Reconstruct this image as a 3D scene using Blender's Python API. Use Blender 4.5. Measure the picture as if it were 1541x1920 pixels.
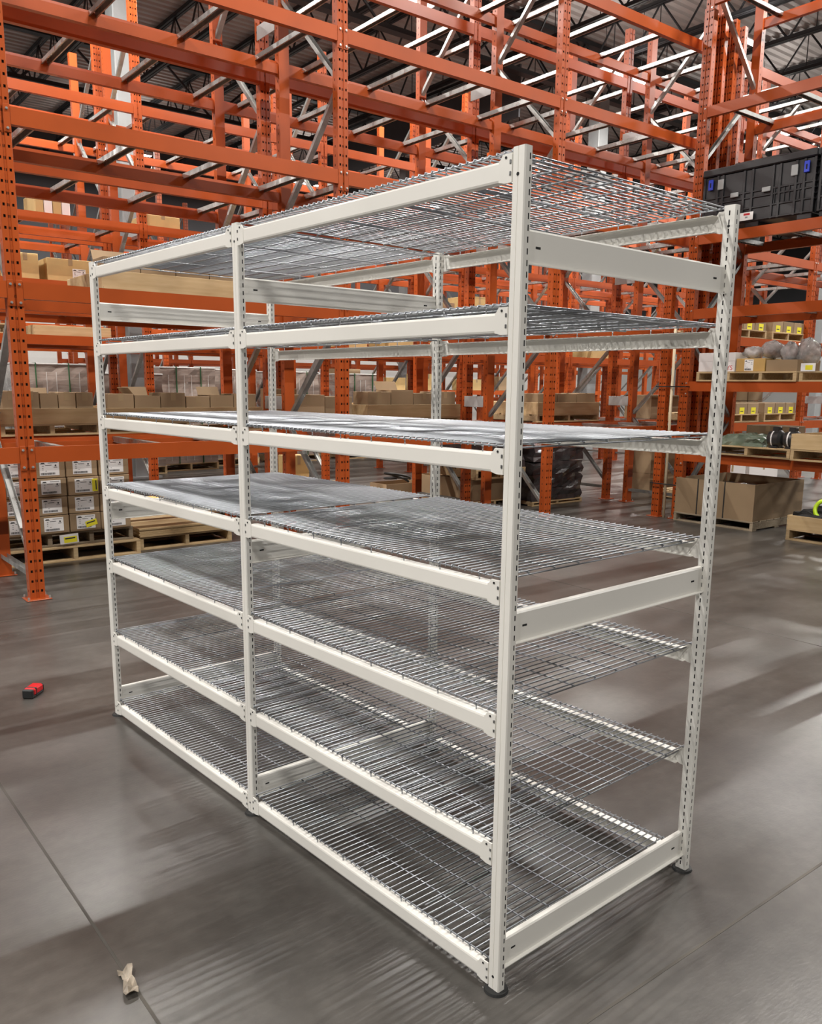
import bpy, math, random
from mathutils import Matrix, Vector
R = math.radians
random.seed(7)
for o in list(bpy.data.objects):
    bpy.data.objects.remove(o)
scene = bpy.context.scene
COL = scene.collection

# ------------------------------------------------------------------ camera
cam_d = bpy.data.cameras.new('camera')
cam = bpy.data.objects.new('camera', cam_d)
COL.objects.link(cam)
scene.camera = cam
yaw, pitch, roll = R(51.80), R(-10.8915), R(0.552)
fw = Vector((math.cos(yaw) * math.cos(pitch), math.sin(yaw) * math.cos(pitch), math.sin(pitch)))
rt = Vector((math.sin(yaw), -math.cos(yaw), 0))
up = rt.cross(fw)
r2 = rt * math.cos(roll) + up * math.sin(roll)
u2 = -rt * math.sin(roll) + up * math.cos(roll)
cam.matrix_world = Matrix(((r2.x, u2.x, -fw.x, -1.4394), (r2.y, u2.y, -fw.y, -1.4327), (r2.z, u2.z, -fw.z, 1.6055), (0, 0, 0, 1)))
cam_d.sensor_fit = 'HORIZONTAL'
cam_d.sensor_width = 36.0
cam_d.lens = 36.0 * 1593.95 / 1541.0
cam_d.shift_y = (1030.27 - 960.0) / 1541.0
cam_d.clip_start = 0.05
cam_d.clip_end = 200

# ------------------------------------------------------------------ world, exposure
world = bpy.data.worlds.new('world')
scene.world = world
world.use_nodes = True
bg = world.node_tree.nodes['Background']
bg.inputs[0].default_value = (1.0, 0.97, 0.93, 1)
bg.inputs[1].default_value = 0.015
vs = scene.view_settings
vs.view_transform = 'Standard'
vs.look = 'None'
vs.gamma = 1.0
vs.use_curve_mapping = False
vs.exposure = 0.0
LAMP_W = 390.0

# ------------------------------------------------------------------ materials
def mat(name, col, rough=0.5, metal=0.0, var=0.0, scale=8.0, col2=None, bump=0.0, bscale=60.0, rvar=0.0, stretch=(1, 1, 1), objvar=0.0, spec=0.5, coat=0.0, emit=None, estr=1.0, trans=0.0, alpha=1.0):
    m = bpy.data.materials.new(name)
    m.use_nodes = True
    nt = m.node_tree
    b = nt.nodes['Principled BSDF']
    b.inputs['Base Color'].default_value = (*col, 1)
    b.inputs['Roughness'].default_value = rough
    b.inputs['Metallic'].default_value = metal
    b.inputs['Specular IOR Level'].default_value = spec
    b.inputs['Coat Weight'].default_value = coat
    b.inputs['Transmission Weight'].default_value = trans
    b.inputs['Alpha'].default_value = alpha
    if emit:
        b.inputs['Emission Color'].default_value = (*emit, 1)
        b.inputs['Emission Strength'].default_value = estr
    tc = nt.nodes.new('ShaderNodeTexCoord')
    mp = nt.nodes.new('ShaderNodeMapping')
    mp.inputs['Scale'].default_value = stretch
    nt.links.new(tc.outputs['Object'], mp.inputs['Vector'])
    colsock = None
    if var > 0 or col2 or rvar > 0:
        n = nt.nodes.new('ShaderNodeTexNoise')
        n.inputs['Scale'].default_value = scale
        n.inputs['Detail'].default_value = 5
        nt.links.new(mp.outputs[0], n.inputs['Vector'])
        mx = nt.nodes.new('ShaderNodeMix')
        mx.data_type = 'RGBA'
        c2 = col2 if col2 else tuple(max(0, c * (1 - var)) for c in col)
        c1 = col if col2 else tuple(min(1, c * (1 + var)) for c in col)
        mx.inputs[6].default_value = (*c1, 1)
        mx.inputs[7].default_value = (*c2, 1)
        rp = nt.nodes.new('ShaderNodeValToRGB')
        rp.color_ramp.elements[0].position = 0.3
        rp.color_ramp.elements[1].position = 0.7
        nt.links.new(n.outputs[0], rp.inputs[0])
        nt.links.new(rp.outputs[0], mx.inputs[0])
        colsock = mx.outputs[2]
        if rvar > 0:
            mr = nt.nodes.new('ShaderNodeMapRange')
            mr.inputs['From Min'].default_value = 0.3
            mr.inputs['From Max'].default_value = 0.7
            mr.inputs['To Min'].default_value = max(0.03, rough - rvar)
            mr.inputs['To Max'].default_value = rough + rvar
            nt.links.new(n.outputs[0], mr.inputs[0])
            nt.links.new(mr.outputs[0], b.inputs['Roughness'])
    if objvar > 0:
        oi = nt.nodes.new('ShaderNodeObjectInfo')
        hs = nt.nodes.new('ShaderNodeHueSaturation')
        mr = nt.nodes.new('ShaderNodeMapRange')
        mr.inputs['To Min'].default_value = 1 - objvar
        mr.inputs['To Max'].default_value = 1 + objvar
        nt.links.new(oi.outputs['Random'], mr.inputs[0])
        nt.links.new(mr.outputs[0], hs.inputs['Value'])
        if colsock:
            nt.links.new(colsock, hs.inputs['Color'])
        else:
            hs.inputs['Color'].default_value = (*col, 1)
        colsock = hs.outputs[0]
    if colsock:
        nt.links.new(colsock, b.inputs['Base Color'])
    if bump > 0:
        n2 = nt.nodes.new('ShaderNodeTexNoise')
        n2.inputs['Scale'].default_value = bscale
        n2.inputs['Detail'].default_value = 4
        nt.links.new(mp.outputs[0], n2.inputs['Vector'])
        bp = nt.nodes.new('ShaderNodeBump')
        bp.inputs['Strength'].default_value = bump
        bp.inputs['Distance'].default_value = 0.01
        nt.links.new(n2.outputs[0], bp.inputs['Height'])
        nt.links.new(bp.outputs[0], b.inputs['Normal'])
    return m

M = {}
M['white'] = mat('white_powder_coat', (0.82, 0.80, 0.745), 0.36, var=0.02, scale=3)
M['orange'] = mat('orange_rack_paint', (0.375, 0.068, 0.0125), 0.35, var=0.10, scale=2.5, objvar=0.06, spec=0.35)
M['galv'] = mat('galvanised_steel', (0.40, 0.40, 0.385), 0.34, metal=0.8, var=0.2, scale=14, rvar=0.1, stretch=(1, 1, 0.3))
M['wire'] = mat('zinc_wire', (0.34, 0.355, 0.38), 0.36, metal=1.0)
M['black'] = mat('black_rubber', (0.018, 0.018, 0.018), 0.6)
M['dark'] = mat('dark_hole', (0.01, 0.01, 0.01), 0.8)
M['rivet'] = mat('rivet_steel', (0.25, 0.25, 0.25), 0.4, metal=0.8)
M['bolt'] = mat('zinc_bolt', (0.75, 0.74, 0.72), 0.3, metal=0.8)
M['wood'] = mat('pallet_wood', (0.52, 0.38, 0.21), 0.75, col2=(0.38, 0.26, 0.13), scale=5, stretch=(0.7, 7, 9), objvar=0.22, bump=0.15, bscale=30)
M['wood_grey'] = mat('weathered_pallet_wood', (0.33, 0.27, 0.19), 0.8, col2=(0.22, 0.17, 0.11), scale=5, stretch=(0.7, 7, 9), objvar=0.15)
M['ply'] = mat('crate_plywood', (0.58, 0.42, 0.23), 0.65, col2=(0.48, 0.33, 0.16), scale=4, stretch=(0.8, 5, 7), objvar=0.12)
M['card'] = mat('cardboard', (0.30, 0.205, 0.115), 0.8, var=0.06, scale=5, objvar=0.14)
M['card_y'] = mat('yellow_cardboard', (0.50, 0.31, 0.10), 0.75, var=0.05, scale=6)
M['card_tan'] = mat('tan_container_board', (0.52, 0.36, 0.15), 0.7, var=0.07, scale=6, objvar=0.1)
M['tape'] = mat('packing_tape', (0.36, 0.26, 0.15), 0.25)
M['paper'] = mat('label_paper', (0.80, 0.78, 0.76), 0.6)
M['ink'] = mat('print_ink', (0.03, 0.03, 0.035), 0.7)
M['grey_ink'] = mat('grey_print', (0.30, 0.30, 0.31), 0.7)
M['yellow'] = mat('yellow_sticker', (0.85, 0.75, 0.03), 0.55)
M['red_ink'] = mat('red_print', (0.55, 0.02, 0.03), 0.6)
M['wrap'] = mat('stretch_wrap_over_cartons', (0.36, 0.30, 0.26), 0.18, col2=(0.26, 0.21, 0.18), scale=3, bump=0.6, bscale=5, stretch=(1, 1, 6), coat=0.8, objvar=0.1)
M['wrap_top'] = mat('white_wrap_film', (0.62, 0.60, 0.58), 0.25, var=0.1, bump=0.5, bscale=9)
M['wrap_black'] = mat('dark_wrapped_goods', (0.035, 0.03, 0.032), 0.25, col2=(0.07, 0.06, 0.06), scale=9, bump=0.9, bscale=9, coat=0.5)
M['green_strap'] = mat('green_strap', (0.03, 0.10, 0.04), 0.4)
M['plastic_black'] = mat('black_crate_plastic', (0.014, 0.014, 0.016), 0.42, var=0.2, scale=20)
M['blue'] = mat('blue_latch', (0.03, 0.06, 0.55), 0.4)
M['grey_plastic'] = mat('grey_clip_plastic', (0.35, 0.36, 0.36), 0.5)
M['film'] = mat('clear_grey_film', (0.38, 0.36, 0.345), 0.10, var=0.4, scale=14, bump=1.0, bscale=18, coat=1.0, alpha=0.72)
M['red_plastic'] = mat('red_tool_plastic', (0.55, 0.015, 0.02), 0.3)
M['lime'] = mat('lime_hose', (0.55, 0.80, 0.02), 0.4)
M['cream'] = mat('cream_pipe', (0.75, 0.62, 0.42), 0.5, var=0.05)
M['whitebox'] = mat('white_carton_board', (0.74, 0.70, 0.68), 0.6, objvar=0.03)
M['green_film'] = mat('green_plastic_sheet', (0.10, 0.15, 0.10), 0.2, col2=(0.24, 0.28, 0.22), scale=7, bump=0.7, bscale=10)
M['motor'] = mat('black_motor_paint', (0.03, 0.03, 0.03), 0.3, var=0.2)
M['joist'] = mat('black_joist_paint', (0.018, 0.018, 0.02), 0.5)
M['deck'] = mat('roof_deck_metal', (0.42, 0.38, 0.36), 0.45, metal=0.2, var=0.1, scale=1.5)
M['column'] = mat('grey_column_paint', (0.22, 0.225, 0.225), 0.55, var=0.05)
M['wall_dark'] = mat('dark_grey_wall', (0.055, 0.055, 0.06), 0.7, var=0.1, scale=1)
M['wall_white'] = mat('white_wall_panel', (0.56, 0.55, 0.53), 0.6, var=0.05, scale=1)
M['lamp_body'] = mat('lamp_housing', (0.70, 0.70, 0.70), 0.4)
M['lamp_lens'] = mat('lamp_lens', (1, 1, 1), 0.4, emit=(1.0, 0.96, 0.90), estr=14.0)
M['exit'] = mat('exit_sign_face', (0.05, 0.5, 0.45), 0.4, emit=(0.15, 0.95, 0.85), estr=1.6)
M['scrap'] = mat('crumpled_film', (0.33, 0.28, 0.22), 0.25, var=0.35, scale=40)
M['spacer'] = mat('grey_spacer_plate', (0.36, 0.34, 0.33), 0.45, var=0.1)

def floor_material():
    m = bpy.data.materials.new('polished_concrete')
    m.use_nodes = True
    nt = m.node_tree
    b = nt.nodes['Principled BSDF']
    tc = nt.nodes.new('ShaderNodeTexCoord')
    def noise(scale, stretch, detail=6, rot=0):
        mp = nt.nodes.new('ShaderNodeMapping')
        mp.inputs['Scale'].default_value = stretch
        mp.inputs['Rotation'].default_value = (0, 0, rot)
        nt.links.new(tc.outputs['Object'], mp.inputs[0])
        n = nt.nodes.new('ShaderNodeTexNoise')
        n.inputs['Scale'].default_value = scale
        n.inputs['Detail'].default_value = detail
        nt.links.new(mp.outputs[0], n.inputs['Vector'])
        return n.outputs[0]
    def ramp(s, a, b_, pa=0.15, pb=0.85):
        r = nt.nodes.new('ShaderNodeValToRGB')
        r.color_ramp.elements[0].position = pa
        r.color_ramp.elements[1].position = pb
        r.color_ramp.elements[0].color = (*a, 1)
        r.color_ramp.elements[1].color = (*b_, 1)
        nt.links.new(s, r.inputs[0])
        return r.outputs[0]
    big = ramp(noise(0.55, (1, 1, 1)), (0.036, 0.033, 0.030), (0.108, 0.0995, 0.089))
    streak = ramp(noise(5.0, (0.4, 3.2, 1), 4), (0.84, 0.84, 0.84), (1.16, 1.16, 1.16))
    fine = ramp(noise(22, (1, 1, 1), 6), (0.78, 0.78, 0.78), (1.22, 1.22, 1.22))
    spots = ramp(noise(2.4, (1, 1, 1), 6), (0.50, 0.48, 0.46), (1.42, 1.42, 1.42))
    def mul(a, c):
        x = nt.nodes.new('ShaderNodeMix')
        x.data_type = 'RGBA'
        x.blend_type = 'MULTIPLY'
        x.inputs[0].default_value = 1
        nt.links.new(a, x.inputs[6])
        nt.links.new(c, x.inputs[7])
        return x.outputs[2]
    nt.links.new(mul(mul(mul(big, streak), fine), spots), b.inputs['Base Color'])
    rr = nt.nodes.new('ShaderNodeMapRange')
    rr.inputs['From Min'].default_value = 0.15
    rr.inputs['From Max'].default_value = 0.85
    rr.inputs['To Min'].default_value = 0.25
    rr.inputs['To Max'].default_value = 0.38
    nt.links.new(noise(1.3, (0.7, 1.5, 1), 2), rr.inputs[0])
    nt.links.new(rr.outputs[0], b.inputs['Roughness'])
    bp = nt.nodes.new('ShaderNodeBump')
    bp.inputs['Strength'].default_value = 0.05
    bp.inputs['Distance'].default_value = 0.01
    nt.links.new(noise(70, (0.6, 1.6, 1), 3), bp.inputs['Height'])
    nt.links.new(bp.outputs[0], b.inputs['Normal'])
    return m
M['floor'] = floor_material()
M['joint_pale'] = mat('pale_joint_filler', (0.13, 0.115, 0.095), 0.8, scale=3, col2=(0.07, 0.062, 0.052))
M['joint'] = mat('floor_joint_filler', (0.028, 0.025, 0.021), 0.8, scale=3, col2=(0.085, 0.075, 0.062))

# ------------------------------------------------------------------ mesh helpers
class MB:
    def __init__(s):
        s.v, s.f = [], []
    def add(s, vs_, fs):
        o = len(s.v)
        s.v += [tuple(p) for p in vs_]
        s.f += [tuple(i + o for i in f) for f in fs]
        return s
    def box(s, x0, y0, z0, x1, y1, z1):
        return s.add([(x0, y0, z0), (x1, y0, z0), (x1, y1, z0), (x0, y1, z0), (x0, y0, z1), (x1, y0, z1), (x1, y1, z1), (x0, y1, z1)],
                     [(0, 3, 2, 1), (4, 5, 6, 7), (0, 1, 5, 4), (1, 2, 6, 5), (2, 3, 7, 6), (3, 0, 4, 7)])
    def cbox(s, x0, y0, z0, x1, y1, z1, b=0.004):
        P = []
        for sx in (0, 1):
            for sy in (0, 1):
                for sz in (0, 1):
                    X, Y, Z = (x0, x1)[sx], (y0, y1)[sy], (z0, z1)[sz]
                    dx, dy, dz = (b, -b)[sx], (b, -b)[sy], (b, -b)[sz]
                    P += [(X, Y + dy, Z + dz), (X + dx, Y, Z + dz), (X + dx, Y + dy, Z)]
        def i(sx, sy, sz, k):
            return (sx * 4 + sy * 2 + sz) * 3 + k
        F = []
        for a in (0, 1):
            F.append((i(a, 0, 0, 0), i(a, 1, 0, 0), i(a, 1, 1, 0), i(a, 0, 1, 0))[::(-1 if a == 0 else 1)])
            F.append((i(0, a, 0, 1), i(1, a, 0, 1), i(1, a, 1, 1), i(0, a, 1, 1))[::(1 if a == 0 else -1)])
            F.append((i(0, 0, a, 2), i(1, 0, a, 2), i(1, 1, a, 2), i(0, 1, a, 2))[::(-1 if a == 0 else 1)])
            for c in (0, 1):
                F.append((i(a, c, 0, 0), i(a, c, 1, 0), i(a, c, 1, 1), i(a, c, 0, 1)))
                F.append((i(a, 0, c, 0), i(a, 1, c, 0), i(a, 1, c, 2), i(a, 0, c, 2)))
                F.append((i(0, a, c, 1), i(1, a, c, 1), i(1, a, c, 2), i(0, a, c, 2)))
                for e in (0, 1):
                    F.append((i(a, c, e, 0), i(a, c, e, 1), i(a, c, e, 2)))
        return s.add(P, F)
    def tube(s, p, q, r, n=8, r2=None, caps=True):
        p, q = Vector(p), Vector(q)
        d = (q - p).normalized()
        a = d.orthogonal().normalized()
        b = d.cross(a)
        r2 = r if r2 is None else r2
        V = []
        for k in range(n):
            t = 2 * math.pi * k / n
            V.append(p + (a * math.cos(t) + b * math.sin(t)) * r)
        for k in range(n):
            t = 2 * math.pi * k / n
            V.append(q + (a * math.cos(t) + b * math.sin(t)) * r2)
        F = [(k, (k + 1) % n, n + (k + 1) % n, n + k) for k in range(n)]
        if caps:
            F += [tuple(range(n))[::-1], tuple(range(n, 2 * n))]
        return s.add(V, F)
    def path(s, pts, r, n=8):
        pts = [Vector(p) for p in pts]
        rings = []
        ref = Vector((0, 0, 1))
        for k, p in enumerate(pts):
            d = (pts[min(k + 1, len(pts) - 1)] - pts[max(k - 1, 0)]).normalized()
            a = d.cross(ref)
            a = d.orthogonal().normalized() if a.length < 1e-3 else a.normalized()
            b = d.cross(a)
            rings.append([p + (a * math.cos(2 * math.pi * j / n) + b * math.sin(2 * math.pi * j / n)) * r for j in range(n)])
        V = [v for rg in rings for v in rg]
        F = []
        for k in range(len(rings) - 1):
            for j in range(n):
                F.append((k * n + j, k * n + (j + 1) % n, (k + 1) * n + (j + 1) % n, (k + 1) * n + j))
        F += [tuple(range(n))[::-1], tuple(range((len(rings) - 1) * n, len(rings) * n))]
        return s.add(V, F)
    def prism(s, poly, fn, a, b):
        """closed polygon (u,v) swept from a to b; fn(u,v,t)->xyz"""
        n = len(poly)
        V = [fn(u, v, a) for u, v in poly] + [fn(u, v, b) for u, v in poly]
        F = [(k, (k + 1) % n, n + (k + 1) % n, n + k) for k in range(n)] + [tuple(range(n))[::-1], tuple(range(n, 2 * n))]
        return s.add(V, F)
    def mesh(s, name, m, smooth=False):
        me = bpy.data.meshes.new(name)
        me.from_pydata(s.v, [], s.f)
        me.materials.append(m)
        if smooth:
            for p in me.polygons:
                p.use_smooth = True
        me.update()
        return me

def channel(pts, t):
    """open polyline -> closed thin polygon of thickness t (offset to the left)"""
    out = []
    n = len(pts)
    for k in range(n):
        p = Vector(pts[k])
        ns = []
        for a, b in ((k - 1, k), (k, k + 1)):
            if 0 <= a and b < n:
                d = (Vector(pts[b]) - Vector(pts[a])).normalized()
                ns.append(Vector((-d.y, d.x)))
        m = sum(ns, Vector((0, 0))).normalized()
        c = max(0.3, m.dot(ns[0]))
        out.append(p + m * (t / c))
    return [tuple(p) for p in pts] + [tuple(p) for p in reversed(out)]

def ob(name, me, parent=None, loc=(0, 0, 0), rot=(0, 0, 0)):
    o = bpy.data.objects.new(name, me)
    COL.objects.link(o)
    o.parent = parent
    o.location = loc
    o.rotation_euler = rot
    return o
def tag(o, label, cat, group=None):
    o['label'] = label
    o['category'] = cat
    if group:
        o['group'] = group
    return o
def thing(name, label, cat, loc=(0, 0, 0), rotz=0.0, group=None):
    return tag(ob(name, None, None, loc, (0, 0, rotz)), label, cat, group)
def struct(name, me, loc=(0, 0, 0), parent=None):
    o = ob(name, me, parent, loc)
    if parent is None:
        o['kind'] = 'structure'
    return o
CACHE = {}
def boxmesh(name, w, d, h, m, b=0.0):
    """box from the origin corner"""
    k = (round(w, 4), round(d, 4), round(h, 4), m.name, b)
    if k not in CACHE:
        CACHE[k] = (MB().cbox(0, 0, 0, w, d, h, b) if b else MB().box(0, 0, 0, w, d, h)).mesh(name, m)
    return CACHE[k]

def holed(path, flags, z0, z1, pitch, hole_h, first, closed=True, inner=None):
    """sheet profile swept in z; flagged segments carry a column of slots"""
    mb = MB()
    n = len(path)
    segs = n if closed else n - 1
    for k in range(segs):
        a, b = path[k], path[(k + 1) % n]
        def quad(za, zb):
            mb.add([(a[0], a[1], za), (b[0], b[1], za), (b[0], b[1], zb), (a[0], a[1], zb)], [(0, 1, 2, 3)])
        if k in flags:
            z = z0
            h = z0 + first
            while h + hole_h < z1 - 0.004:
                quad(z, h)
                z = h + hole_h
                h += pitch
            quad(z, z1)
        else:
            quad(z0, z1)
    if closed:
        mb.add([(p[0], p[1], z1) for p in path], [tuple(range(n))])
    return mb

# ================================================================== SETTING
struct('floor', MB().add([(-14, -12, 0), (48, -12, 0), (48, 29, 0), (-14, 29, 0)], [(0, 1, 2, 3)]).mesh('floor', M['floor']))
jn = 1
for k in range(-1, 6):
    x = -0.76 + k * 4.6
    struct('trim_%d' % jn, MB().box(x - 0.0045, -12, -0.01, x + 0.0045, 28.4, 0.0008).mesh('floor_joint', M['joint'])); jn += 1
for k in range(-1, 4):
    y = -0.21 + k * 4.9
    struct('trim_%d' % jn, MB().box(-14, y - 0.0045, -0.01, 48, y + 0.0045, 0.0008).mesh('floor_joint', M['joint_pale'])); jn += 1

# corrugated roof deck, ribs along x
prof = []
y = -12.0
while y < 29:
    prof += [(y, 9.60), (y + 0.10, 9.60), (y + 0.13, 9.645), (y + 0.20, 9.645), (y + 0.23, 9.60)]
    y += 0.23
mb = MB()
V = [(-14, a, b) for a, b in prof] + [(48, a, b) for a, b in prof]
n = len(prof)
mb.add(V, [(k, k + 1, n + k + 1, n + k) for k in range(n - 1)])
struct('ceiling', mb.mesh('ceiling', M['deck']))

wall_b = struct('wall_back', MB().box(-14, 28.5, 4.6, 48, 28.8, 9.6).mesh('wall_back', M['wall_dark']))
ob('lower_panel', MB().box(-14, 28.45, 0, 48, 28.8, 4.6).mesh('lower_panel', M['wall_white']), wall_b)
wall_r = struct('wall_right', MB().box(45, -12, 4.6, 45.3, 28.5, 9.6).mesh('wall_right', M['wall_dark']))
ob('lower_panel', MB().box(44.95, -12, 0, 45.3, 28.45, 4.6).mesh('lower_panel', M['wall_white']), wall_r)

# open web joists along y
JL, JZ0, JZ1 = 37.2, 8.72, 9.56
chord = MB()
for z in (JZ0, JZ1 - 0.07):
    chord.box(-0.07, 0, z, -0.012, JL, z + 0.012); chord.box(-0.07, 0, z, -0.058, JL, z + 0.07)
    chord.box(0.012, 0, z, 0.07, JL, z + 0.012); chord.box(0.058, 0, z, 0.07, JL, z + 0.07)
web = MB()
y = 0.0
while y + 1.2 < JL:
    web.tube((0, y, JZ0 + 0.03), (0, y + 0.6, JZ1 - 0.03), 0.022, 5)
    web.tube((0, y + 0.6, JZ1 - 0.03), (0, y + 1.2, JZ0 + 0.03), 0.022, 5)
    web.tube((0, y + 0.6, JZ0 + 0.03), (0, y + 0.6, JZ1 - 0.03), 0.011, 5)
    y += 1.2
chord_me, web_me = chord.mesh('joist_chord', M['joist']), web.mesh('joist_web', M['joist'])
for k in range(20):
    j = thing('roof_joist', 'black open-web steel joist spanning under the corrugated roof deck', 'joist', (1.4 + k * 1.9, -9, 0), 0, 'roof joists')
    ob('chord', chord_me, j)
    ob('web', web_me, j)
gch, gwb = MB(), MB()
for z in (8.35, 9.4):
    gch.box(-12, -0.1, z, 44, 0.1, z + 0.09)
x = -12.0
while x < 43:
    gwb.tube((x, 0, 8.4), (x + 1.175, 0, 9.42), 0.03, 6)
    gwb.tube((x + 1.175, 0, 9.42), (x + 2.35, 0, 8.4), 0.03, 6)
    x += 2.35
gch, gwb = gch.mesh('girder_chord', M['joist']), gwb.mesh('girder_web', M['joist'])
for yy, lb in ((13.1, 'black joist girder crossing under the roof above the middle aisle'), (20.6, 'black joist girder crossing under the roof near the dark back wall')):
    g = thing('joist_girder', lb, 'girder', (0, yy, 0))
    ob('chord', gch, g)
    ob('web', gwb, g)
colm = MB().cbox(-0.17, -0.17, 0, 0.17, 0.17, 8.345, 0.015).mesh('column_shaft', M['column'])
colp = MB().box(-0.26, -0.26, 0, 0.26, 0.26, 0.03).mesh('column_base', M['column'])
for (x, y, lb) in ((4.02, 13.1, 'tall grey square building column behind the leftmost rack bays'), (15.6, 13.1, 'grey square building column seen above the centre of the shelving'), (27.2, 13.1, 'grey square building column behind the right-hand racking'), (15.6, 20.6, 'far grey building column near the dark back wall')):
    c = thing('building_column', lb, 'column', (x, y, 0))
    ob('shaft', colm, c)
    ob('base_plate', colp, c)
dc = tag(ob('draft_curtain', MB().box(0, 0, 7.6, 0.05, 9.0, 8.7).mesh('draft_curtain', M['wall_dark']), None, (13.2, 13.4, 0)), 'dark grey smoke curtain hanging under the roof joists', 'curtain')

# ------------------------------------------------------------------ strip lamps
lb_me = MB().cbox(-0.75, -0.09, 0.0, 0.75, 0.09, 0.09, 0.015).mesh('lamp_housing', M['lamp_body'])
ll_me = MB().box(-0.72, -0.07, -0.012, 0.72, 0.07, 0.0).mesh('lamp_lens', M['lamp_lens'])
lc_me = MB().tube((-0.6, 0, 0.09), (-0.6, 0, 1.49), 0.006, 6).tube((0.6, 0, 0.09), (0.6, 0, 1.49), 0.006, 6).mesh('lamp_cable', M['joist'])
area = bpy.data.lights.new('strip_light', 'AREA')
area.shape = 'RECTANGLE'
area.size = 1.4
area.size_y = 0.05
area.energy = LAMP_W
area.color = (1.0, 0.97, 0.925)
upl = bpy.data.lights.new('strip_uplight', 'AREA')
upl.shape = 'RECTANGLE'
upl.size = 1.3
upl.size_y = 0.15
upl.energy = LAMP_W * 0.07
upl.color = area.color
for yy in (-5.3, 2.2, 8.6, 11.3, 24.2):
    for k in range(-2, 6):
        x = 2.2 + k * 6.0
        if (yy, k) in ((-5.3, 0),):
            continue
        t = thing('strip_lamp', 'long white strip lamp hanging lit below the roof joists', 'lamp', (x, yy, 8.12), 0, 'hanging strip lamps')
        ob('housing', lb_me, t)
        ob('lens', ll_me, t)
        ob('hanger', lc_me, t)
        l = bpy.data.objects.new('strip_light', area)
        COL.objects.link(l)
        l.parent = t
        l.location = (0, 0, -0.03)
        l = bpy.data.objects.new('strip_uplight', upl)
        COL.objects.link(l)
        l.parent = t
        l.location = (0, 0, 0.12)
        l.rotation_euler = (math.pi, 0, 0)

# ================================================================== WHITE SHELVING UNIT
PW, PD, DEP, PH = 0.039, 0.026, 0.915, 2.134
POSTY = (0.0, 1.2706, 2.551)
LEV = (0.075, 0.4275, 0.785, 1.135, 1.460, 1.788, 2.123)
shelf = thing('shelving_unit', 'tall white two-bay boltless shelving unit with seven wire mesh levels', 'shelving', (0, 0, 0), R(2.8))
b = 0.003
path = [(b, 0), (0.015, 0), (0.0188, 0), (PD - b, 0), (PD, b), (PD, 0.0175), (PD, 0.0215), (PD, PW - b), (PD - b, PW), (0.0188, PW), (0.015, PW), (b, PW), (0, PW - b), (0, 0.0215), (0.002, 0.0212), (0.002, 0.0202), (0, 0.0199), (0, b)]
post_me = holed(path, {1, 5, 9}, 0.006, PH, 0.0254, 0.0135, 0.016).mesh('shelf_post', M['white'])
path_r = [(PD - x, y) for x, y in path]
post_r = holed(path_r, {1, 5, 9}, 0.006, PH, 0.0254, 0.0135, 0.016).mesh('shelf_post_rear', M['white'])
foot_me = MB().tube((0, 0, 0), (0, 0, 0.007), 0.034, 24, 0.031).mesh('foot', M['black'])
hole_me = MB().tube((0, 0, 0), (-0.0006, 0, 0), 0.0042, 14).mesh('bolt_hole', M['dark'])
wcore = MB().box(0.003, 0.003, 0.01, PD - 0.003, PW - 0.003, PH - 0.003).mesh('slot_shade_core', M['dark'])  # added dark block inside the post, stands in for shade behind the slots
for py in POSTY:
    p = ob('post', post_me, shelf, (0, py, 0))
    ob('slot_shade_core', wcore, p)
    ob('foot', foot_me, p, (0.013, 0.0195, 0))
    for z in (0.045, 2.075):
        ob('bolt_hole', hole_me, p, (0, 0.0207, z))
    p = ob('post', post_r, shelf, (DEP, py, 0))
    ob('slot_shade_core', wcore, p)
    ob('foot', foot_me, p, (0.013, 0.0195, 0))
    for z in (0.045, 2.075):
        ob('bolt_hole', hole_me, p, (0, 0.0195, z))

def beam_mesh(L):
    pts = [(0.032, -0.012), (0.006, -0.012), (0.0015, -0.0135), (0.0, -0.018), (0.0, -0.053), (0.0015, -0.0575), (0.006, -0.059), (0.020, -0.059)]
    poly = channel(pts, 0.0018)
    return MB().prism(poly, lambda u, v, t: (u, t, v), 0.03, L - 0.03).mesh('shelf_beam', M['white'])
plate = [(0, 0), (0.028, 0), (0.036, -0.011), (0.040, -0.012), (0.040, -0.0585), (0.032, -0.060), (0.022, -0.063), (0, -0.063)]
plate_a = MB().prism(plate, lambda u, v, t: (t, u, v), -0.001, 0.003).mesh('beam_end_plate', M['white'])
plate_b = MB().prism(plate, lambda u, v, t: (t, -u, v), -0.001, 0.003).mesh('beam_end_plate', M['white'])
rv = MB().cbox(-0.0022, -0.0028, -0.0045, 0, 0.0028, 0.0045, 0.001).mesh('rivet', M['rivet'])
rv2 = MB().tube((-0.0016, 0, 0), (0, 0, 0), 0.003, 10).mesh('rivet', M['dark'])
bays = [(POSTY[0] + PW, POSTY[1]), (POSTY[1] + PW, POSTY[2])]
for (ya, yb) in bays:
    L = yb - ya
    me = beam_mesh(L)
    for T in LEV:
        for rear in (0, 1):
            bm = ob('beam', me, shelf, (DEP + PD, yb, T) if rear else (0, ya, T), (0, 0, math.pi) if rear else (0, 0, 0))
            ob('end_plate', plate_a, bm, (0, 0, 0))
            ob('end_plate', plate_b, bm, (0, L, 0))
            for yy in (0.004, L - 0.004):
                for z in (-0.0185, -0.0435):
                    ob('rivet', rv, bm, (-0.0008, yy, z))
            for yy in (0.018, L - 0.018):
                ob('rivet', rv2, bm, (-0.0008, yy, -0.008))
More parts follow.
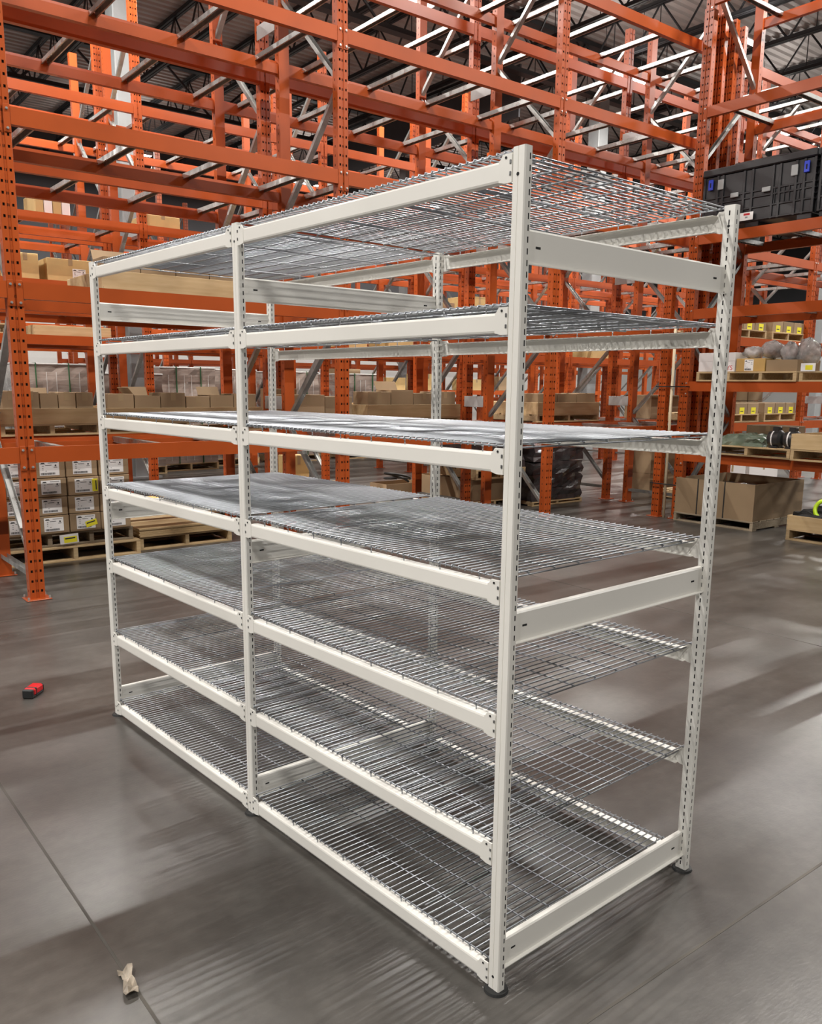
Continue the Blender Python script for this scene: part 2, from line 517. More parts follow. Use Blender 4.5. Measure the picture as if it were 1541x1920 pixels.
# end (depth) beams with folded lips
pts = [(-0.010, -0.082), (-0.010, -0.0795), (0.0, -0.078), (0.0, -0.006), (0.003, -0.0015), (0.016, 0.0)]
poly = channel(pts, -0.0018)
eb_me = MB().prism(poly, lambda u, v, t: (t, u, v), PD, DEP + 0.001).mesh('depth_beam', M['white'])
sl_me = MB().cbox(0, -0.001, -0.0025, 0.017, 0.0004, 0.0025, 0.0004).mesh('slot', M['dark'])
for py in POSTY:
    for T in (1.964, 1.053, 0.140):
        e = ob('depth_beam', eb_me, shelf, (0, py + 0.020, T))
        ob('slot', sl_me, e, (PD + 0.042, 0, -0.040))
        ob('slot', sl_me, e, (DEP - 0.062, 0, -0.040))
# wire decks
def deck_mesh(L):
    mb = MB()
    nw = 50
    x0, x1 = 0.010, DEP + PD - 0.010
    xc = [x0 + 0.004 + k * (x1 - x0 - 0.008) / 9 for k in range(10)]
    for k in range(nw):
        y = 0.006 + k * (L - 0.012) / (nw - 1)
        mb.tube((x0, y, 0.0095), (x1, y, 0.0095), 0.0023, 6)
        mb.tube((x0 + 0.0005, y, 0.0095), (x0 + 0.0005, y, 0.001), 0.0022, 5)
    for x in xc:
        mb.tube((x, 0.002, 0.0050), (x, L - 0.002, 0.0050), 0.0025, 6)
    for y in (0.006, L - 0.006):
        mb.tube((x0 + 0.03, y, -0.001), (x1 - 0.03, y, -0.001), 0.0025, 6)
        for x in xc[1:-1]:
            mb.tube((x, y, 0.006), (x, y, -0.001), 0.0022, 5)
    for k in (12, 24, 37):
        y = 0.006 + k * (L - 0.012) / (nw - 1)
        mb.tube((x0 + 0.035, y, -0.001), (x1 - 0.035, y, -0.001), 0.0028, 6)
        for x in xc[1:-1]:
            mb.tube((x, y, 0.006), (x, y, -0.001), 0.0022, 5)
    for k in range(3, nw, 6):
        y = 0.006 + k * (L - 0.012) / (nw - 1)
        mb.tube((x0 + 0.004, y, 0.006), (x0 + 0.004, y, -0.0125), 0.0019, 5)
        mb.tube((x1 - 0.004, y, 0.006), (x1 - 0.004, y, -0.0125), 0.0019, 5)
    return mb.mesh('wire_deck', M['wire'], True)
for (ya, yb) in bays:
    me = deck_mesh(yb - ya - 0.006)
    for T in LEV:
        ob('wire_deck', me, shelf, (0, ya + 0.003, T))

# ================================================================== ORANGE PALLET RACKING
W, D = 0.108, 0.078
c = 0.003
half = [(0.020, D), (0.0, D), (0.0, 0.050), (0.0, 0.041), (0.0, c), (c, 0.0), (0.015, 0.0), (0.030, 0.0), (0.042, 0.0), (0.046, 0.007), (0.0465, 0.007), (0.052, 0.007)]
opath = half + [(W - x, y) for x, y in reversed(half)]
oflags = {2, 6, 10, 12, 16, 20}
def orange_post(h):
    return holed(opath, oflags, 0.006, h, 0.0762, 0.019, 0.05).mesh('rack_post', M['orange'])
post6 = orange_post(6.3)
post3 = orange_post(3.15)
post58 = orange_post(5.9)
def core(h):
    return MB().box(0.004, 0.011, 0.01, W - 0.004, D - 0.003, h - 0.004).mesh('slot_shade_core', M['dark'])  # near-black filler added so the rack post slots look shaded
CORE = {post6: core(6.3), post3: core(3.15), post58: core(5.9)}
base_me = MB().cbox(-0.035, -0.05, 0, W + 0.035, D + 0.03, 0.009, 0.003).mesh('base_plate', M['orange'])
abolt_me = MB().tube((0, 0, 0.009), (0, 0, 0.03), 0.008, 6).mesh('anchor_bolt', M['bolt'])
FD = 1.07
def brace_mesh(dy, dz):
    L = math.hypot(dy, dz)
    mb = MB()
    poly = channel([(-0.024, 0.034), (-0.024, 0.0), (0.024, 0.0), (0.024, 0.034)], -0.002)
    uy, uz = dy / L, dz / L
    mb.prism(poly, lambda u, v, t: (u, uy * t - uz * v, uz * t + uy * v), 0, L)
    return mb.mesh('brace', M['galv'])
BR_UP, BR_DN, BR_H = brace_mesh(0.97, 0.95), brace_mesh(0.97, -0.95), brace_mesh(0.97, 0.0)
beam_prof = [(0.0, 0.0), (0.0, 0.115), (0.028, 0.115), (0.030, 0.085), (0.056, 0.085), (0.056, 0.0)]
BEAMC = {}
def rack_beam_mesh(L):
    k = round(L, 3)
    if k not in BEAMC:
        BEAMC[k] = MB().prism(beam_prof, lambda u, v, t: (t, u, v), 0, L).mesh('rack_beam', M['orange'])
    return BEAMC[k]
conn_me = MB().cbox(0, -0.006, -0.055, 0.044, 0, 0.125, 0.002).mesh('beam_connector', M['orange'])
rbolt_me = MB().tube((0, 0, 0), (0, -0.009, 0), 0.0095, 8).tube((0, -0.009, 0), (0, -0.012, 0), 0.006, 8).mesh('bolt', M['bolt'])
xpoly = channel([(-0.036, -0.046), (-0.026, -0.046), (-0.026, 0.0), (0.026, 0.0), (0.026, -0.046), (0.036, -0.046)], -0.002)
xbar_me = MB().prism(xpoly, lambda u, v, t: (u, t, v), 0.030, FD - 0.030).mesh('cross_bar', M['galv'])
spacer_me = MB().cbox(-0.06, 0, 0, -0.054, 0.34, 0.13, 0.002).mesh('row_spacer', M['spacer'])

def rack_row(label, x0, y0, xs, levels, rotz=0.0, nx=4, post=None, bolts=False, spacer=False, nbr=6, skip=(), braces=True):
    t = thing('pallet_rack', label, 'pallet rack', (x0, y0, 0), rotz)
    pm = post or post6
    for x in xs:
        for rear in (0, 1):
            p = ob('post', pm, t, (x + W, FD, 0) if rear else (x, 0, 0), (0, 0, math.pi) if rear else (0, 0, 0))
            ob('base_plate', base_me, p)
            ob('slot_shade_core', CORE[pm], p)
            if bolts:
                for (bx, by) in ((-0.02, -0.035), (W + 0.02, -0.035), (-0.02, D + 0.012), (W + 0.02, D + 0.012)):
                    ob('anchor_bolt', abolt_me, p, (bx, by, 0))
        if braces:
            xc = x + W / 2
            ob('brace', BR_H, t, (xc, 0.05, 0.16))
            for k in range(nbr):
                z = 0.24 + k * 0.98
                ob('brace', BR_UP if k % 2 == 0 else BR_DN, t, (xc, 0.05, z if k % 2 == 0 else z + 0.95))
        if spacer:
            for z in (1.36, 3.02, 4.86):
                ob('row_spacer', spacer_me, t, (x + W / 2, FD - 0.01, z))
    for i in range(len(xs) - 1):
        xa, xb = xs[i] + W, xs[i + 1]
        L = xb - xa
        for li, T in enumerate(levels):
            if (i, li) in skip:
                continue
            for rear in (0, 1):
                bm = ob('beam', rack_beam_mesh(L), t, (xb, FD + 0.002, T - 0.115) if rear else (xa, -0.002, T - 0.115), (0, 0, math.pi) if rear else (0, 0, 0))
                ob('connector', conn_me, bm, (-0.046, 0.002, 0))
                ob('connector', conn_me, bm, (L + 0.002, 0.002, 0))
                if bolts and not rear:
                    for bx in (-0.024, L + 0.024):
                        for bz in (0.095, -0.03):
                            ob('bolt', rbolt_me, bm, (bx, -0.004, bz))
            for k in range(nx):
                fx = xa + L * (0.075 + 0.85 * k / max(1, nx - 1)) if nx > 1 else xa + L / 2
                ob('cross_bar', xbar_me, t, (fx, 0, T - 0.002))
    return t

SP = 2.772
XS = [0.145 + SP * k for k in range(-1, 12)]
LV1 = [1.14, 2.30, 3.45, 4.59, 5.68]
rack_row('orange pallet rack row directly behind the white shelving, mostly empty', 0, 5.18, XS[0:7], LV1, bolts=True, spacer=True)
rack_row('orange pallet rack row standing back to back behind the front rack row', 0, 6.55, XS[0:7], LV1)
LV3 = [2.18, 2.84, 3.62, 5.06]
rack_row('third orange pallet rack row, across the aisle behind the first two', 0, 9.84, XS[1:8], LV3, nx=3)
rack_row('fourth orange pallet rack row, back to back with the third', 0, 11.22, XS[1:8], LV3, nx=3)
LV5 = [1.5, 2.7, 3.7]
rack_row('fifth orange pallet rack row, far behind the shrink-wrapped pallets', 0, 16.0, XS[2:10], LV5, nx=2)
rack_row('sixth orange pallet rack row, back to back with the fifth', 0, 17.4, XS[2:10], LV5, nx=2)
LV7 = [1.2, 2.25, 3.3, 4.4]
rack_row('seventh orange pallet rack row, near the far wall', 0, 21.0, XS[3:12], LV7, nx=2)
rack_row('farthest orange pallet rack row, right in front of the far wall', 0, 22.4, XS[3:12], LV7, nx=2)
LVR = [0.845, 1.69, 2.535, 3.38, 4.77, 5.95]
rack_row('orange pallet rack on the right running toward the camera, holding black bins and pallets', 7.68, 4.86, [0.0, SP], LVR, rotz=R(-90), bolts=True)

# spare uprights stored in the corner
sp = [(7.86, 5.00), (7.99, 5.06), (8.12, 5.0), (8.24, 5.08), (8.36, 5.01), (8.62, 5.06)]
for k, (x, y) in enumerate(sp):
    ordn = ['first', 'second', 'third', 'fourth', 'fifth', 'sixth'][k]
    t = thing('rack_upright', '%s spare orange upright from the left in the bundle stored behind the right rack frame' % ordn, 'rack upright', (x, y, 0), R(-90 + 3 * (k % 3)), 'spare uprights in the corner')
    ob('slot_shade_core', CORE[post58], ob('post', post58, t))
t = thing('rack_upright', 'short orange upright strapped to the cream pipe at the rack corner', 'rack upright', (7.655, 5.16, 0), R(-90))
ob('slot_shade_core', CORE[post3], ob('post', post3, t))
ob('base_plate', base_me, t)
pp = tag(ob('pipe', MB().tube((0, 0, 0), (0, 0, 2.42), 0.017, 14).mesh('pipe', M['cream'], True), None, (7.655, 4.965, 0)), 'cream plastic pipe standing between the two strapped orange uprights', 'pipe')
for z, lb in ((1.62, 'upper'), (0.42, 'lower')):
    s = MB()
    s.box(7.615, 4.73, z, 7.622, 5.17, z + 0.014)
    s.box(7.615, 4.73, z, 7.80, 4.737, z + 0.014)
    s.box(7.615, 5.165, z, 7.80, 5.172, z + 0.014)
    tag(ob('strap', s.mesh('strap', M['black']), None), '%s black strap tied around the corner uprights and cream pipe' % lb, 'strap')

# ================================================================== GOODS
def pallet(label, x0, y0, z0, w, d, h=0.13, rotz=0.0, boards=7, group=None, m='wood', nst=3, shared=False):
    """stringers run along local y, deck boards along local x; origin = front-left-bottom corner"""
    t = thing('pallet', label, 'pallet', (x0, y0, z0), rotz, group)
    bt = 0.018
    gap = d / boards
    for k in range(boards):
        ob('deck_board', boxmesh('deck_board', w, gap * 0.80, bt, M[m], 0.002), t, (0, k * gap + gap * 0.1 * (1 if 0 < k < boards - 1 else (0 if k == 0 else 2)), h - bt))
    for k in range(nst):
        ob('stringer', boxmesh('stringer', 0.04, d - 0.004, h - 2 * bt, M[m], 0.002), t, ((w - 0.04) * k / (nst - 1), 0.002, bt))
    for k in (0, 1, 2):
        ob('bottom_board', boxmesh('bottom_board', w, 0.09, bt, M[m], 0.002), t, (0, (d - 0.09) * k / 2, 0))
    return t

def printed_label(parent, w, h, loc, rot=(0, 0, 0)):
    """paper label facing local -y with barcode, logo and print lines"""
    l = ob('label', boxmesh('paper', w, 0.0015, h, M['paper']), parent, loc, rot)
    mb = MB()
    rnd = random.Random(3)
    x = 0.06 * w
    while x < 0.76 * w:
        bw = rnd.choice((0.012, 0.02, 0.03)) * w
        mb.box(x, -0.001, 0.06 * h, x + bw, 0.0, 0.20 * h)
        x += bw + rnd.choice((0.012, 0.02)) * w
    ob('barcode', CACHE.setdefault(('bc', round(w, 3), round(h, 3)), mb.mesh('barcode', M['ink'])), l)
    k2 = ('lg', round(w, 3), round(h, 3))
    if k2 not in CACHE:
        mb = MB()
        mb.prism([(0.05 * w, 0.82 * h), (0.30 * w, 0.82 * h), (0.24 * w, 0.91 * h), (0.11 * w, 0.91 * h)], lambda u, v, t: (u, t, v), -0.001, 0.0)
        mb.prism([(0.82 * w + 0.045 * w * math.cos(a * math.pi / 5), 0.70 * h + 0.045 * w * math.sin(a * math.pi / 5)) for a in range(10)], lambda u, v, t: (u, t, v), -0.001, 0.0)
        for (x0, x1, z) in ((0.45, 0.93, 0.88), (0.30, 0.62, 0.72), (0.14, 0.22, 0.66), (0.14, 0.2, 0.52), (0.14, 0.2, 0.40), (0.72, 0.90, 0.56), (0.3, 0.36, 0.31)):
            mb.box(x0 * w, -0.001, z * h, x1 * w, 0, (z + 0.03) * h)
        CACHE[k2] = mb.mesh('print', M['ink'])
    ob('print', CACHE[k2], l)
    return l

def carton(label, x0, y0, z0, w, d, h, rotz=0.0, m='card', group=None, tape=True, lab=None, name='carton', cat='box'):
    o = tag(ob(name, boxmesh('carton', w, d, h, M[m], 0.004), None, (x0, y0, z0), (0, 0, rotz)), label, cat, group)
    if tape:
        ob('tape', boxmesh('tape', 0.05, d + 0.002, 0.001, M['tape']), o, (w / 2 - 0.025, -0.001, h))
        ob('tape', boxmesh('tape', 0.05, 0.001, h * 0.28, M['tape']), o, (w / 2 - 0.025, -0.001, h * 0.72))
    if lab:
        printed_label(o, lab[0], lab[1], (lab[2], -0.0016, lab[3]))
    return o

def open_carton(label, x0, y0, z0, w, d, h, rotz=0.0, m='card', flaps=('l', 'b'), group=None, th=0.006):
    t = thing('open_carton', label, 'box', (x0, y0, z0), rotz, group)
    ob('panel', boxmesh('panel', w, th, h, M[m]), t, (0, 0, 0))
    ob('panel', boxmesh('panel', w, th, h, M[m]), t, (0, d - th, 0))
    ob('panel', boxmesh('panel', th, d - 2 * th, h, M[m]), t, (0, th, 0))
    ob('panel', boxmesh('panel', th, d - 2 * th, h, M[m]), t, (w - th, th, 0))
    ob('panel', boxmesh('panel', w - 2 * th, d - 2 * th, th, M[m]), t, (th, th, 0.0))
    fl = min(w, d) * 0.38
    if 'l' in flaps:
        ob('flap', boxmesh('flap', th * 0.6, d - 0.01, fl, M[m]), t, (0, 0.005, h), (0, R(-38), 0))
    if 'r' in flaps:
        ob('flap', boxmesh('flap', th * 0.6, d - 0.01, fl, M[m]), t, (w, 0.005, h), (0, R(48), 0))
    if 'b' in flaps:
        ob('flap', boxmesh('flap', w - 0.01, th * 0.6, fl, M[m]), t, (0.005, d, h), (R(-30), 0, 0))
    if 'f' in flaps:
        ob('flap', boxmesh('flap', w - 0.01, th * 0.6, fl, M[m]), t, (0.005, 0, h), (R(120), 0, 0))
    return t

def wood_crate(label, x0, y0, z0, w, d, h, rotz=0.0, nails=True):
    """open wooden collar: four boards standing on the pallet"""
    t = thing('wooden_crate', label, 'crate', (x0, y0, z0), rotz)
    th = 0.025
    ob('side_board', boxmesh('side_board', w, th, h, M['ply'], 0.002), t)
    ob('side_board', boxmesh('side_board', w, th, h, M['ply'], 0.002), t, (0, d - th, 0))
    ob('end_board', boxmesh('end_board', th, d - 2 * th, h, M['ply'], 0.002), t, (0, th, 0))
    ob('end_board', boxmesh('end_board', th, d - 2 * th, h, M['ply'], 0.002), t, (w - th, th, 0))
    ob('floor_board', boxmesh('floor_board', w - 2 * th, d - 2 * th, 0.012, M['ply']), t, (th, th, 0))
    for x in (0.012, w - 0.012):
        for z in (0.25 * h, 0.75 * h):
            ob('nail', CACHE.setdefault('nail', MB().tube((0, 0, 0), (0, -0.001, 0), 0.004, 8).mesh('nail', M['rivet'])), t, (x, 0, z))
    return t

# --- labelled cartons on a double pallet, floor level of the second row
pallet('lower wooden pallet under the stack of labelled brown cartons', 0.27, 6.47, 0.0, 1.21, 1.05, 0.14)
pallet('upper dark pallet directly under the labelled brown cartons', 0.28, 6.52, 0.14, 1.15, 0.95, 0.125, nst=4, m='wood_grey')
rows_n = ['bottom', 'second', 'third', 'top']
cols_n = ['first', 'second', 'third', 'fourth']
for r in range(4):
    for k in range(4):
        x = 0.275 + k * 0.286 + random.uniform(-0.004, 0.004)
        y = 6.50 + random.uniform(-0.008, 0.008)
        bx = carton('brown labelled carton, %s layer, %s column right of the left orange upright' % (rows_n[r], cols_n[k]),
                    x, y, 0.265 + r * 0.168, 0.276, 0.42, 0.163, tape=False, lab=(0.168, 0.125, 0.058, 0.022), group='labelled cartons on the left pallet')
        if (r, k) == (2, 2):
            s = ob('sticker', boxmesh('sticker', 0.05, 0.001, 0.115, M['yellow']), bx, (0.212, -0.0026, 0.025))
            ob('print', boxmesh('st_ink', 0.010, 0.001, 0.085, M['ink']), s, (0.030, -0.0006, 0.014))
        if (r, k) == (0, 2):
            s = ob('sticker', boxmesh('sticker2', 0.105, 0.001, 0.055, M['yellow']), bx, (0.145, -0.0032, 0.030), (0, R(-14), 0))
            ob('print', boxmesh('st_ink2', 0.080, 0.001, 0.011, M['ink']), s, (0.010, -0.0006, 0.031))
tg = tag(ob('hang_tag', boxmesh('hang_tag', 0.165, 0.002, 0.085, M['paper']), None, (0.74, 6.46, 0.165), (0, R(-3), 0)), 'white hang tag with a yellow sticker hanging below the labelled cartons', 'tag')
s = ob('sticker', boxmesh('tagst', 0.115, 0.001, 0.055, M['yellow']), tg, (0.035, -0.001, 0.008))
ob('print', boxmesh('tagink', 0.09, 0.001, 0.012, M['ink']), s, (0.01, -0.0006, 0.033))

# --- stacks of boards right of the cartons
t = thing('plywood_stack', 'low stack of plywood sheets lying on a pallet beside the labelled cartons', 'plywood', (1.52, 6.60, 0.13))
for k in range(5):
    ob('sheet', boxmesh('sheet', 0.98, 0.95, 0.016, M['ply'], 0.001), t, (random.uniform(-0.008, 0.008), random.uniform(-0.01, 0.01), k * 0.0165))
pallet('wooden pallet under the low plywood stack', 1.52, 6.60, 0.0, 0.98, 0.95, 0.13)
pallet('wooden pallet with a low carton behind the plywood stack', 2.25, 7.75, 0.0, 1.1, 1.0, 0.14)
carton('low wide tan carton lying on the pallet behind the plywood stack', 2.30, 7.80, 0.14, 1.0, 0.8, 0.12, m='card_y')

# --- wooden crates with cartons on the first level of the second row
def crate_with_boxes(tagname, x0, y0, z, w, d, ch, boxes):
    pallet('wooden pallet carrying ' + tagname, x0, y0, z, w, d, 0.105)
    wood_crate('low open wooden crate, ' + tagname, x0, y0, z + 0.105, w, d, ch)
    for k, (bx, by, bw, bd, bh, kind, nm) in enumerate(boxes):
        if kind == 'o':
            open_carton('%s in %s' % (nm, tagname), x0 + bx, y0 + by, z + 0.118, bw, bd, bh, flaps=random.choice((('l', 'b'), ('b',), ('r', 'b'))), group='cartons in the wooden crates')
        else:
            carton('%s in %s' % (nm, tagname), x0 + bx, y0 + by, z + 0.118, bw, bd, bh, group='cartons in the wooden crates')
Z1 = 1.14
on = ['leftmost', 'second from left', 'third from left', 'fourth from left', 'fifth from left', 'rightmost']
def fill(w, n, h, kinds):
    out = []
    bw = (w - 0.08) / n
    for k in range(n):
        out.append((0.04 + k * bw + 0.004, 0.05, bw - 0.008, 0.30, h + random.uniform(-0.02, 0.02), kinds[k % len(kinds)], on[k] + (' open carton' if kinds[k % len(kinds)] == 'o' else ' closed carton')))
    return out
crate_with_boxes('the crate just right of the leftmost upright', 0.33, 6.53, Z1, 0.86, 1.0, 0.135, fill(0.86, 5, 0.26, 'ccocc'))
crate_with_boxes('the long crate behind the left shelving post', 1.24, 6.55, Z1, 1.62, 1.0, 0.13, fill(1.62, 6, 0.24, 'coccoc'))
crate_with_boxes('the crate right of the centre upright', 4.18, 6.53, Z1, 1.40, 1.0, 0.145, fill(1.40, 4, 0.28, 'coc'))
crate_with_boxes('the crate between centre and right uprights', 6.95, 6.53, Z1, 1.25, 1.0, 0.16, fill(1.25, 3, 0.27, 'cc'))
crate_with_boxes('the crate on the upper beam of the left bay', 1.28, 6.56, 2.30, 1.45, 1.0, 0.20, fill(1.45, 4, 0.30, 'oo'))
carton('tall carton rising from behind the left crates', 3.30, 7.1, Z1, 0.3, 0.3, 0.42)
carton('single carton behind the centre upright on the second row', 3.25, 6.62, Z1, 0.42, 0.4, 0.36)
carton('grey brown carton next to the single carton behind the centre upright', 3.70, 6.66, Z1, 0.36, 0.4, 0.34)

# --- third row goods
carton('small tan container on the far rack left of the shelving', 1.36, 9.9, 2.84, 0.30, 0.6, 0.30, m='card_tan')
carton('wide tan container with white paper on the far rack left of the shelving', 1.76, 9.9, 2.84, 0.56, 0.6, 0.27, m='card_tan', lab=(0.16, 0.12, 0.30, 0.04))
carton('tan carton with yellow print on the higher far rack beam', 3.04, 9.9, 3.62, 0.46, 0.6, 0.15, m='card_tan')
t = thing('wrapped_load', 'pale wrapped goods with brown stripes on the third row above the tan containers', 'wrapped goods', (1.68, 9.95, 3.62))
for k in range(4):
    ob('bundle', boxmesh('bundle', 0.10, 0.5, 0.24, M['whitebox' if k % 2 else 'card_tan'], 0.01), t, (k * 0.105, 0, 0))
wood_crate('long low wooden crate on the third row left of the shelving', 1.55, 9.9, 2.18, 0.95, 0.9, 0.12)
pallet('pallet standing on the third row just right of the left orange upright', 0.45, 9.9, 2.18, 0.95, 0.95, 0.12)
far_k = 0
for (yy, zz, rn, xs_) in ((11.28, 2.84, 'fourth rack row', (4.0, 4.8, 6.3, 7.2, 9.0, 9.9)), (16.08, 1.5, 'lower beam of the fifth rack row', (7.2, 8.7, 10.0, 11.5, 12.6, 14.2, 15.4)), (16.08, 2.7, 'middle beam of the fifth rack row', (6.4, 9.6, 11.8, 13.0, 16.0)), (9.9, 2.18, 'third rack row', (6.0, 7.0, 9.0, 12.0))):
    for ki, x in enumerate(xs_):
        w_, h_ = random.uniform(0.5, 0.8), random.uniform(0.25, 0.5)
        tn = 'tan' if random.random() < 0.5 else 'brown'
        far_k += 1
        carton('distant %s carton on the %s, %s from the left' % (tn, rn, ('first', 'second', 'third', 'fourth', 'fifth', 'sixth', 'seventh')[ki]), x, yy, zz, w_, 0.6, h_, m='card_tan' if tn == 'tan' else 'card', group='distant cartons')

# --- shrink wrapped pallet loads in the far aisle
def lumpy(w, d, h, amp, nx, ny, nz, seed, m, name, sag=0.0):
    rnd = random.Random(seed)
    mb = MB()
    idx = {}
    def vert(i, j, k):
        key = (i, j, k)
        if key not in idx:
            x, y, z = w * i / nx, d * j / ny, h * k / nz
            x += rnd.uniform(-amp, amp) * (1 if i in (0, nx) else 0.3)
            y += rnd.uniform(-amp, amp) * (1 if j in (0, ny) else 0.3)
            if k == nz:
                z += rnd.uniform(-amp, amp) - sag * (abs(2 * i / nx - 1) ** 2)
            idx[key] = len(mb.v)
            mb.v.append((x, y, z))
        return idx[key]
    for i in range(nx):
        for j in range(ny):
            mb.f.append((vert(i, j, nz), vert(i + 1, j, nz), vert(i + 1, j + 1, nz), vert(i, j + 1, nz)))
            mb.f.append((vert(i, j, 0), vert(i, j + 1, 0), vert(i + 1, j + 1, 0), vert(i + 1, j, 0)))
    for i in range(nx):
        for k in range(nz):
            mb.f.append((vert(i, 0, k), vert(i + 1, 0, k), vert(i + 1, 0, k + 1), vert(i, 0, k + 1)))
            mb.f.append((vert(i, ny, k), vert(i, ny, k + 1), vert(i + 1, ny, k + 1), vert(i + 1, ny, k)))
    for j in range(ny):
        for k in range(nz):
            mb.f.append((vert(0, j, k), vert(0, j, k + 1), vert(0, j + 1, k + 1), vert(0, j + 1, k)))
            mb.f.append((vert(nx, j, k), vert(nx, j + 1, k), vert(nx, j + 1, k + 1), vert(nx, j, k + 1)))
    return mb.mesh(name, m)
wraps = [(2.15, 13.55, 1.20, 1.76, 'leftmost'), (3.50, 13.45, 1.10, 1.62, 'second from the left'), (4.68, 13.75, 1.08, 1.75, 'third from the left'), (5.80, 14.25, 1.1, 1.74, 'fourth from the left'), (7.3, 14.3, 1.1, 1.72, 'fifth from the left'), (9.0, 14.3, 1.1, 1.70, 'rightmost'), (0.75, 13.5, 1.2, 1.72, 'partly hidden far left')]
for k, (x, y, w_, h_, nm) in enumerate(wraps):
    pallet('pallet under the %s shrink-wrapped load in the far aisle' % nm, x - 0.02, y, 0, w_ + 0.04, 1.0, 0.14)
    t = thing('wrapped_load', 'grey shrink-wrapped load with green straps, %s in the far aisle' % nm, 'wrapped pallet', (x, y, 0.14))
    ob('load', lumpy(w_, 0.98, h_, 0.014, 8, 5, 14, k, M['wrap'], 'load'), t)
    ob('top_film', boxmesh('top_film', w_ + 0.03, 1.0, 0.03, M['wrap_top'], 0.01), t, (-0.015, -0.01, h_ - 0.012))
    for fx in (0.28, 0.72):
        ob('strap', boxmesh('wstrap', 0.016, 1.03, h_ + 0.03, M['green_strap'], 0.004), t, (w_ * fx, -0.025, -0.005))
    for fx in (0.14, 0.42, 0.55, 0.86):
        ob('seam', boxmesh('seam', 0.008, 0.004, h_ * 0.9, M['wrap_top']), t, (w_ * fx, -0.018, 0.05))
    if k in (0, 1, 3):
        printed_label(t, 0.3, 0.42, (w_ * 0.40, -0.03, h_ * 0.42))

# --- floor goods seen between the shelving levels
pallet('pallet on the floor behind the centre upright', 4.55, 9.0, 0.0, 1.2, 0.9, 0.14, rotz=R(-6))
carton('upright tan plywood box standing on the pallet behind the centre upright', 4.72, 9.25, 0.14, 0.34, 0.3, 0.46, m='card_tan')
t = open_carton('open brown carton of black hoses on the floor right of the centre upright', 6.0, 8.62, 0, 0.72, 0.42, 0.17, flaps=())
hs = [(6.36 + 0.22 * math.cos(a * 0.5), 8.83 + 0.14 * math.sin(a * 0.5), 0.16 + 0.13 * max(0, math.sin(a * 0.26)) + 0.004 * a) for a in range(22)]
tag(ob('hose', MB().path(hs, 0.018, 8).mesh('hose', M['black'], True)), 'coiled black hose bulging out of the open brown carton', 'hose')
open_carton('open carton standing left of the rear white post, behind the mesh shelf', 6.55, 8.28, 0, 0.36, 0.4, 0.30, rotz=R(-12), flaps=('r', 'f'))
open_carton('open carton with raised flaps right of the rear white post', 7.1, 7.75, 0, 0.42, 0.4, 0.36, rotz=R(10), flaps=('l', 'r'))
carton('low carton on the floor by the right orange uprights', 6.45, 7.72, 0, 0.4, 0.3, 0.14, rotz=R(-8))
for (x, y, z, w_, h_, lb) in ((8.0, 8.3, 0.0, 0.6, 0.32, 'bottom brown carton of the dim stack behind the near white post'), (8.02, 8.32, 0.32, 0.56, 0.30, 'middle brown carton of the dim stack behind the near white post'), (8.0, 8.31, 0.62, 0.58, 0.26, 'top brown carton of the dim stack behind the near white post'), (9.6, 6.62, 0.0, 0.7, 0.30, 'brown carton with a yellow tag right of the black wrapped load'), (9.6, 6.62, 0.30, 0.66, 0.36, 'upper brown carton right of the black wrapped load'), (9.62, 6.7, Z1, 0.7, 0.36, 'brown carton on the beam above the black wrapped load')):
    carton(lb, x, y, z, w_, 0.5, h_)
# black wrapped load
pallet('dark pallet under the black wrapped load', 6.98, 6.60, 0, 1.02, 1.0, 0.06)
t = thing('wrapped_load', 'black shrink-wrapped stack of goods on the floor between the right uprights', 'wrapped pallet', (7.0, 6.62, 0.06))
for k in range(4):
    ob('layer', lumpy(1.0, 0.96, 0.185, 0.018, 7, 7, 3, 20 + k, M['wrap_black'], 'layer', 0.01), t, (random.uniform(-0.01, 0.01), 0, k * 0.182))
pallet('pallet on the floor left of the black wrapped load', 5.9, 6.7, 0.0, 0.95, 0.95, 0.13)
pallet('pallet standing on the lowest level behind the near white post', 5.95, 6.62, 0.42, 0.9, 0.95, 0.13)
carton('carton between the two pallets behind the near white post', 6.0, 6.74, 0.13, 0.8, 0.7, 0.285)
t = thing('wrapped_load', 'small dark shrink-wrapped load on the upper pallet behind the near white post', 'wrapped pallet', (5.97, 6.64, 0.55))
ob('load', lumpy(0.86, 0.9, 0.38, 0.02, 6, 6, 4, 44, M['wrap_black'], 'load', 0.03), t)

# --- goods on row 1 / 2 beyond the right rack (yellow tagged cartons)
def tagged(label_p, x0, y0, z, n):
    pallet('pallet of yellow-tagged cartons, ' + label_p, x0, y0, z, 0.9, 0.95, 0.12)
    for k in range(n):
        bx = carton('tan carton with a yellow tag, %s, %s' % (('left', 'centre', 'right')[k % 3], label_p), x0 + 0.01 + (k % 3) * 0.297, y0 + 0.01, z + 0.12 + (k // 3) * 0.16, 0.285, 0.5, 0.15, tape=False, m='card')
        g = ob('yellow_tag', boxmesh('ytag', 0.12, 0.001, 0.10, M['yellow']), bx, (0.09, -0.002, -0.01))
        ob('print', boxmesh('ytink', 0.07, 0.001, 0.012, M['ink']), g, (0.02, -0.0006, 0.04))
tagged('upper beam behind the right rack', 10.35, 5.24, 2.30, 3)
tagged('upper beam beside the right shelving post', 9.30, 5.24, 2.30, 3)
tagged('lower beam behind the right rack', 10.32, 5.24, 1.14, 3)
tagged('lower beam beside the right shelving post', 9.28, 5.24, 1.14, 3)
carton('large brown carton behind the tagged cartons on the upper right beam', 10.35, 5.78, 2.42, 0.7, 0.4, 0.24)
